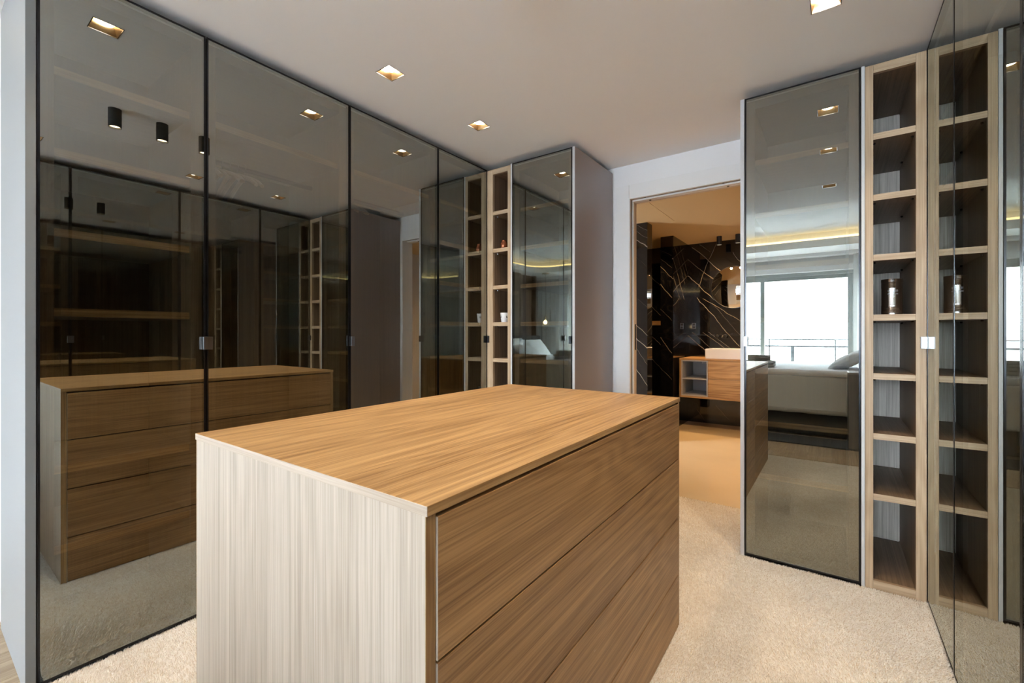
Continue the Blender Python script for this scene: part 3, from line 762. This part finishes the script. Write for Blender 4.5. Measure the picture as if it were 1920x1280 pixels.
# small black tin, low on the left shelves
t = thing('black_tin', 'small glossy black tin mirrored low in the left corner glass', 'tin', (-1.995, 2.70, SHELVES[5]))
MB().lathe([(0, 0), (.024, 0), (.026, .002), (.026, .028), (.024, .030)], 0, 0, 28).build('body', plain('black_gloss', (.008, .008, .010), .08), t, smooth=True)
MB().lathe([(0, .0305), (.0265, .0305), (.0265, .041), (.024, .043), (0, .043)], 0, 0, 28).build('lid', plain('black_gloss_lid', (.02, .02, .022), .12), t, smooth=True)
# wooden hangers on the left rails
def hanger(y, x=-2.427, rz=0.0, label=None):
    t = thing('wooden_hanger', label, 'hanger', (x, y, 2.017), rz, 'wooden hangers, row of six' if y < 1.3 else 'wooden hangers, trio')
    arm = [(-.20, 0, -.135), (-.15, 0, -.105), (-.08, 0, -.075), (-.02, 0, -.055), (0, 0, -.052), (.02, 0, -.055), (.08, 0, -.075), (.15, 0, -.105), (.20, 0, -.135)]
    MB().tube(arm, [.009, .011, .010, .011, .012, .011, .010, .011, .009], 8).build('shoulder_bar', plain('hanger_wood', (.50, .33, .22), .35) if 'hanger_wood' not in bpy.data.materials else bpy.data.materials['hanger_wood'], t, smooth=True)
    hk = [(0, 0, -.05), (0, 0, -.02)] + [(.016 * math.sin(a) , 0, -.002 - .016 * math.cos(a)) for a in [R(v) for v in range(0, 250, 25)]]
    MB().tube(hk, .0018, 6).build('hook', M_CHROME, t, smooth=True)
hang_y = [.86, .895, .93, .965, 1.0, 1.035, 1.58, 1.615, 1.65]
for k, y in enumerate(hang_y):
    hanger(y, rz=R(random.uniform(-7, 7)), label=('pale wooden hanger in the row of six behind the second left glass door' if y < 1.3 else 'pale wooden hanger in the trio behind the third left glass door'))

# ================================================================== BATHROOM THINGS
van = thing('vanity_unit', 'wall-hung oak vanity with grey open niche and two drawers', 'vanity', (0, 0, 0))
vx0, vx1, vy0, vy1, vz0, vz1 = -1.548, -.35, 5.70, 6.245, .392, .876
box_part('countertop', OAK['x'], van, vx0, vx1, vy0, vy1, vz1 - .022, vz1, bev=.001)
box_part('side_panel', OAK['z'], van, vx0, vx0 + .022, vy0 + .002, vy1, vz0, vz1 - .0225)
box_part('side_panel', OAK['z'], van, vx1 - .022, vx1, vy0 + .002, vy1, vz0, vz1 - .0225)
box_part('bottom_panel', OAK['x'], van, vx0 + .0223, vx1 - .0223, vy0 + .002, vy1, vz0, vz0 + .022)
nf = MB(); nx0, nx1, nz0, nz1 = vx0 + .0225, -1.216, vz0 + .0225, vz1 - .0225
nf.box(nx0, nx0 + .014, vy0 + .003, vy1 - .02, nz0, nz1).box(nx1 - .014, nx1, vy0 + .003, vy1 - .02, nz0, nz1)
nf.box(nx0 + .014, nx1 - .014, vy0 + .003, vy1 - .02, nz1 - .014, nz1).box(nx0 + .014, nx1 - .014, vy0 + .003, vy1 - .02, nz0, nz0 + .014)
nch = nf.build('niche', M_NICHE, van)
box_part('shelf', M_NICHE, nch, nx0 + .0145, nx1 - .0145, vy0 + .006, vy1 - .02, .618, .632)
box_part('back_panel', M_NICHE, nch, nx0, nx1, vy1 - .0195, vy1 - .004, nz0, nz1)
sk = box_part('socket_outlet', M_WHITE_P, nch, -1.40, -1.33, vy1 - .026, vy1 - .020, .785, .838, bev=.002)
for z0, z1 in ((nz0 + .002, .632), (.636, nz1 - .002)):
    box_part('drawer', OAK['x'], van, nx1 + .003, vx1 - .024, vy0, vy0 + .02, z0, z1, bev=.001)
box_part('core', M_BLACKM, van, nx1 + .003, vx1 - .024, vy0 + .03, vy1 - .005, nz0 + .003, nz1 - .003)
bs = thing('wash_basin', 'white rectangular basin standing on the oak vanity top', 'basin', (0, 0, vz1))
bm = bmesh.new(); bmesh.ops.create_cube(bm, size=1)
for v in bm.verts: v.co = Vector((v.co.x * .60 - .963, v.co.y * .38 + 5.97, v.co.z * .118 + .0595))
top = [f for f in bm.faces if f.normal.z > .9]
bmesh.ops.inset_individual(bm, faces=top, thickness=.012)
r_ = bmesh.ops.extrude_face_region(bm, geom=top)
for v in [e for e in r_['geom'] if isinstance(e, bmesh.types.BMVert)]:
    v.co.z -= .085; v.co.x = -.963 + (v.co.x + .963) * .9; v.co.y = 5.97 + (v.co.y - 5.97) * .85
bmesh.ops.delete(bm, geom=top, context='FACES_ONLY')
bmesh.ops.bevel(bm, geom=[e for e in bm.edges], offset=.004, segments=2, affect='EDGES')
mb = MB(); mb._take(bm); mb.build('bowl', M_CERAMIC, bs, smooth=True)
MB().lathe([(0, .032), (.022, .032), (.022, .035), (0, .035)], -.963, 5.97, 20).build('drain', M_CHROME, bs, smooth=True)
# round mirror
mr = thing('round_mirror', 'round wall mirror on black marble above the basin', 'mirror', (-1.022, 6.249, 1.775))
rot = Matrix.Rotation(R(90), 4, 'X')
MB().lathe([(0, .012), (.262, .012), (.266, .009), (.266, .002), (0, .002)], 0, 0, 64, rot).build('glass', M_MIRROR, mr, smooth=True)
MB().lathe([(.2665, .0005), (.2665, .014), (.270, .014), (.270, .0005), (.2665, .0005)], 0, 0, 64, rot).build('rim', M_STEEL, mr, smooth=True)
# wall tap
tp = thing('wall_tap', 'black wall-mounted tap above the white basin', 'tap', (-1.125, 6.249, 1.150))
MB().lathe([(0, .001), (.026, .001), (.026, .008), (.012, .010), (.012, .02)], 0, 0, 24, rot).build('plate', M_BLACKM, tp, smooth=True)
MB().tube([(0, -.008, 0), (0, -.12, 0), (0, -.16, -.004), (0, -.172, -.02)], .011, 12).build('spout', M_BLACKM, tp, smooth=True)
MB().lathe([(0, .001), (.022, .001), (.022, .045), (.018, .048), (0, .048)], 0, 0, 24, Matrix.Translation((-.09, 0, 0)) @ rot).build('lever', M_BLACKM, tp, smooth=True)
# double socket on the marble
sk = thing('wall_socket', 'double steel socket plate on the marble left of the mirror', 'socket', (-1.507, 6.249, 1.285))
box_part('plate', M_CHROME, sk, -.022, .022, -.006, -.001, -.04, .04, bev=.001)
for zz in (-.019, .019):
    box_part('insert', M_BLACKM, sk, -.016, .016, -.0075, -.0055, zz - .015, zz + .015, bev=.001)

# ================================================================== BEDROOM (seen in the glass doors)
bed = thing('bed', 'white double bed with beige valance on a dark base, mirrored right of the doorway', 'bed', (-.33, -1.70, 0))
box_part('base', M_BLACKM, bed, -1.00, 1.00, -.80, .80, .02, .27)
def soft(x0, x1, y0, y1, z0, z1, mat, name, parent, bev=.05, amp=.008, freq=5.0, sub=.045):
    bm = bmesh.new(); bmesh.ops.create_cube(bm, size=1)
    for v in bm.verts: v.co = Vector(((x0 + x1) / 2 + v.co.x * (x1 - x0), (y0 + y1) / 2 + v.co.y * (y1 - y0), (z0 + z1) / 2 + v.co.z * (z1 - z0)))
    bmesh.ops.bevel(bm, geom=bm.edges[:], offset=bev, segments=4, profile=.5, affect='EDGES')
    for _ in range(12):
        lg = [e for e in bm.edges if e.calc_length() > sub * 1.8]
        if not lg: break
        bmesh.ops.subdivide_edges(bm, edges=lg, cuts=1, use_grid_fill=True)
    for v in bm.verts:
        n_ = noise.fractal(Vector((v.co.x * freq + v.co.z * 6, v.co.y * freq, v.co.z * 2)), 1.0, 2.0, 3)
        rg = 1 - abs(noise.noise(Vector((v.co.x * freq * .7 + v.co.z * 3.5, v.co.y * freq * .7 + 7, v.co.z))))
        v.co += Vector((.4, .7, .7)) * n_ * amp + Vector((0, 0, 1)) * (rg ** 6) * amp * .9
    bmesh.ops.triangulate(bm, faces=[f for f in bm.faces if len(f.verts) > 4])
    mb_ = MB(); mb_._take(bm)
    return mb_.build(name, mat, parent, smooth=True)
soft(-1.02, 1.02, -.90, .90, .262, .705, M_SKIRT, 'valance', bed, .04, .012, 4.5)
soft(-1.03, 1.03, -.91, .91, .685, .765, M_SHEET, 'duvet', bed, .035, .012, 6.0)
hb = box_part('headboard', M_DARKFAB, bed, 1.06, 1.14, -.98, .98, .02, 1.15, bev=.02)
def pillow(loc, rx, ry, rz, w, d, th, label, mat=M_SHEET):
    n = 26; bm = bmesh.new(); grid = {}
    for side in (1, -1):
        for i in range(n + 1):
            for j in range(n + 1):
                u_, v_ = i / n * 2 - 1, j / n * 2 - 1
                e = (max(0, 1 - abs(u_) ** 2.6) * max(0, 1 - abs(v_) ** 2.6)) ** .55
                k = 1 - .10 * (1 - abs(u_) ** 2) * abs(v_) ** 3 - .0
                k2 = 1 - .10 * (1 - abs(v_) ** 2) * abs(u_) ** 3
                z_ = side * th / 2 * e + .010 * e * noise.noise(Vector((u_ * 3, v_ * 3, side * 2.0)))
                grid[side, i, j] = bm.verts.new((u_ * w / 2 * k2, v_ * d / 2 * k, z_))
        for i in range(n):
            for j in range(n):
                q = [grid[side, i, j], grid[side, i + 1, j], grid[side, i + 1, j + 1], grid[side, i, j + 1]]
                bm.faces.new(q if side > 0 else q[::-1])
    bmesh.ops.remove_doubles(bm, verts=bm.verts[:], dist=1e-5)
    mb_ = MB(); mb_._take(bm)
    o = mb_.build('pillow', mat, None, smooth=True)
    o.location = loc; o.rotation_euler = (R(rx), R(ry), R(rz))
    return tag(o, label, 'pillow')
pillow((.44, -1.42, .925), 0, -52, 0, .46, .68, .15, 'white pillow leaning on the headboard, the upper one mirrored by the wardrobe')
pillow((.17, -1.36, .862), 0, -30, 8, .42, .62, .14, 'white pillow lying in front, its corner rising above the bed')
pillow((.47, -2.15, .905), 0, -50, 0, .44, .66, .14, 'white pillow at the far window side of the bed')
def towel(loc, w, d, h, rz, label):
    t = thing('folded_towel', label, 'towel', loc, R(rz), 'folded grey towels on the bed')
    for k in range(2):
        z0 = k * h / 2
        prof = []
        rr = h / 4 - .0008
        for a in range(9): prof.append((-d / 2 + rr - rr * math.sin(a / 8 * PI), z0 + h / 4 + rr * math.cos(a / 8 * PI)))
        for a in range(9): prof.append((d / 2 - rr + rr * math.sin(a / 8 * PI), z0 + h / 4 - rr * math.cos(a / 8 * PI)))
        bm = bmesh.new(); ns = 16; rings = []
        for i in range(ns + 1):
            x = (i / ns - .5) * w
            e = 1 - .12 * abs(i / ns * 2 - 1) ** 6
            rings.append([bm.verts.new((x, y * e + .003 * noise.noise(Vector((x * 20, y * 9, k))), z0 + h / 4 + (z - z0 - h / 4) * e)) for y, z in prof])
        for a_, b_ in zip(rings, rings[1:]):
            for i in range(len(a_)): bm.faces.new((a_[i], a_[(i + 1) % len(a_)], b_[(i + 1) % len(a_)], b_[i]))
        bm.faces.new(rings[0][::-1]); bm.faces.new(rings[-1])
        bmesh.ops.recalc_face_normals(bm, faces=bm.faces[:])
        mb_ = MB(); mb_._take(bm); mb_.build('fold', M_TOWEL, t, smooth=True)
    return t
towel((-.725, -1.08, .776), .30, .22, .074, 4, 'grey folded towel, lower one of the pair on the near bed edge')
towel((-.745, -1.09, .852), .25, .19, .062, -5, 'grey folded towel, upper one of the pair on the near bed edge')
towel((-1.04, -1.10, .776), .24, .20, .080, 12, 'grey folded towel lying alone left of the towel pair')
tag(MB().box(-1.75, .98, -.80, -.37, 0.001, .013, bev=.004).build('bedside_rug', M_RUG), 'charcoal rug on the parquet in front of the bed', 'rug')
ns = thing('bedside_cabinet', 'low dark brown cabinet beside the bed, mirrored at the glass edge', 'cabinet', (0, 0, 0))
box_part('body', plain('dark_brown_lacquer', (.055, .042, .036), .35), ns, .135, .62, -.74, -.38, .014, .765, bev=.004)
box_part('top', plain('taupe_top', (.22, .18, .145), .4), ns, .130, .625, -.745, -.375, .766, .784, bev=.003)
def drape(pts, z0, z1, amp, wl, mat, name, label, th=.002, gather=0.0):
    """pleated cloth hanging along a floor polyline"""
    P_ = [Vector((a, b)) for a, b in pts]
    L_ = [0]
    for a, b in zip(P_, P_[1:]): L_.append(L_[-1] + (b - a).length)
    n = int(L_[-1] / wl * 10); nz = 14
    bm = bmesh.new(); rows = []
    for j in range(nz + 1):
        z = z0 + (z1 - z0) * j / nz; row = []
        for i in range(n + 1):
            s = L_[-1] * i / n
            k = max(q for q in range(len(L_) - 1) if L_[q] <= s + 1e-9)
            f = (s - L_[k]) / (L_[k + 1] - L_[k]); d = (P_[k + 1] - P_[k]).normalized()
            p = P_[k].lerp(P_[k + 1], f); nn = Vector((-d.y, d.x))
            ph = s / wl * 2 * PI + .8 * noise.noise(Vector((s * 3, z * .6, 1.3)))
            a_ = amp * (.75 + .5 * noise.noise(Vector((s * 5, 2.0, z * .5))))
            q = p + nn * a_ * math.sin(ph) + d * wl * .12 * math.sin(2 * ph)
            row.append(bm.verts.new((q.x, q.y, z)))
        rows.append(row)
    for a, b in zip(rows, rows[1:]):
        for i in range(n): bm.faces.new((a[i], a[i + 1], b[i + 1], b[i]))
    mb_ = MB(); mb_._take(bm); o = mb_.build(name, mat, None, smooth=True)
    return tag(o, label, 'curtain')
drape([(.27, -3.14), (1.28, -3.14)], .02, 2.384, .030, .11, M_SHEER, 'sheer_curtain', 'pale sheer curtain gathered at the right end of the window')
drape([(-2.9, -3.14), (-1.85, -3.14)], .02, 2.384, .030, .11, M_SHEER, 'sheer_curtain', 'pale sheer curtain gathered at the far left end of the window')
drape([(.95, -2.28), (.95, -1.05)], .02, 2.428, .035, .13, M_DRAPE, 'heavy_curtain', 'heavy taupe curtain hanging behind the headboard')
bp = thing('panelled_screen', 'dark brown wooden wall panelling beside the bed', 'panel', (0, 0, 0))
for k in range(5):
    box_part('panel', M_BROWN, bp, 1.03, 1.05, -2.80 + k * .36, -2.80 + k * .36 + .355, .003, 2.428, bev=.001)
box_part('edge_panel', M_BROWN, bp, .93, 1.05, -2.825, -2.802, .003, 2.428)
sk = thing('wall_switch', 'small black switch on the brown panelling', 'switch', (1.029, -2.48, 1.28))
box_part('plate', M_BLACKM, sk, -.010, -.001, -.04, .04, -.04, .04, bev=.002)
box_part('rocker', M_BLACK, sk, -.014, -.0095, -.028, .028, -.028, .028, bev=.002)
# ring pendant
pd = thing('ring_pendant', 'brass ring pendant lamp with a glowing bulb beside the bed', 'lamp', (.54, -2.56, 2.43))
MB().lathe([(0, 0), (.075, 0), (.075, -.016), (0, -.016)], 0, 0, 32).build('ceiling_rose', M_BRASS, pd, smooth=True)
MB().tube([(0, 0, -.016), (0, 0, -.875)], .003, 6).build('cord', M_BLACKM, pd)
ry = R(-38)
MB().tube([(.145 * math.cos(a) * math.cos(ry), .145 * math.cos(a) * math.sin(ry), -1.02 + .145 * math.sin(a)) for a in [2 * PI * k / 48 for k in range(48)]], .005, 8, closed=True).build('ring', M_BRASS, pd, smooth=True)
MB().lathe([(0, -.878), (.014, -.878), (.014, -.955), (0, -.955)], 0, 0, 20).build('lamp_holder', M_BRASS, pd, smooth=True)
MB().lathe([(.004, -.957), (.016, -.965), (.034, -.985), (.042, -1.010), (.036, -1.036), (.018, -1.050), (0, -1.054)], 0, 0, 24).build('bulb', M_BULB, pd, smooth=True)
# switches on the far bedroom wall
for z_, lb, cat, nm in ((1.71, 'round steel thermostat high on the white bedroom wall', 'thermostat', 'thermostat'), (1.27, 'double steel switch on the white bedroom wall', 'switch', 'wall_switch')):
    sk = thing(nm, lb, cat, (-3.799, -2.875, z_))
    box_part('plate', M_CHROME, sk, .001, .009, -.045, .045, -.045 if z_ > 1.5 else -.085, .045 if z_ > 1.5 else .085, bev=.002)
    for q in ((0,) if z_ > 1.5 else (-.04, .04)):
        box_part('insert', M_STEEL, sk, .0085, .014, -.03, .03, q - .03, q + .03, bev=.002)
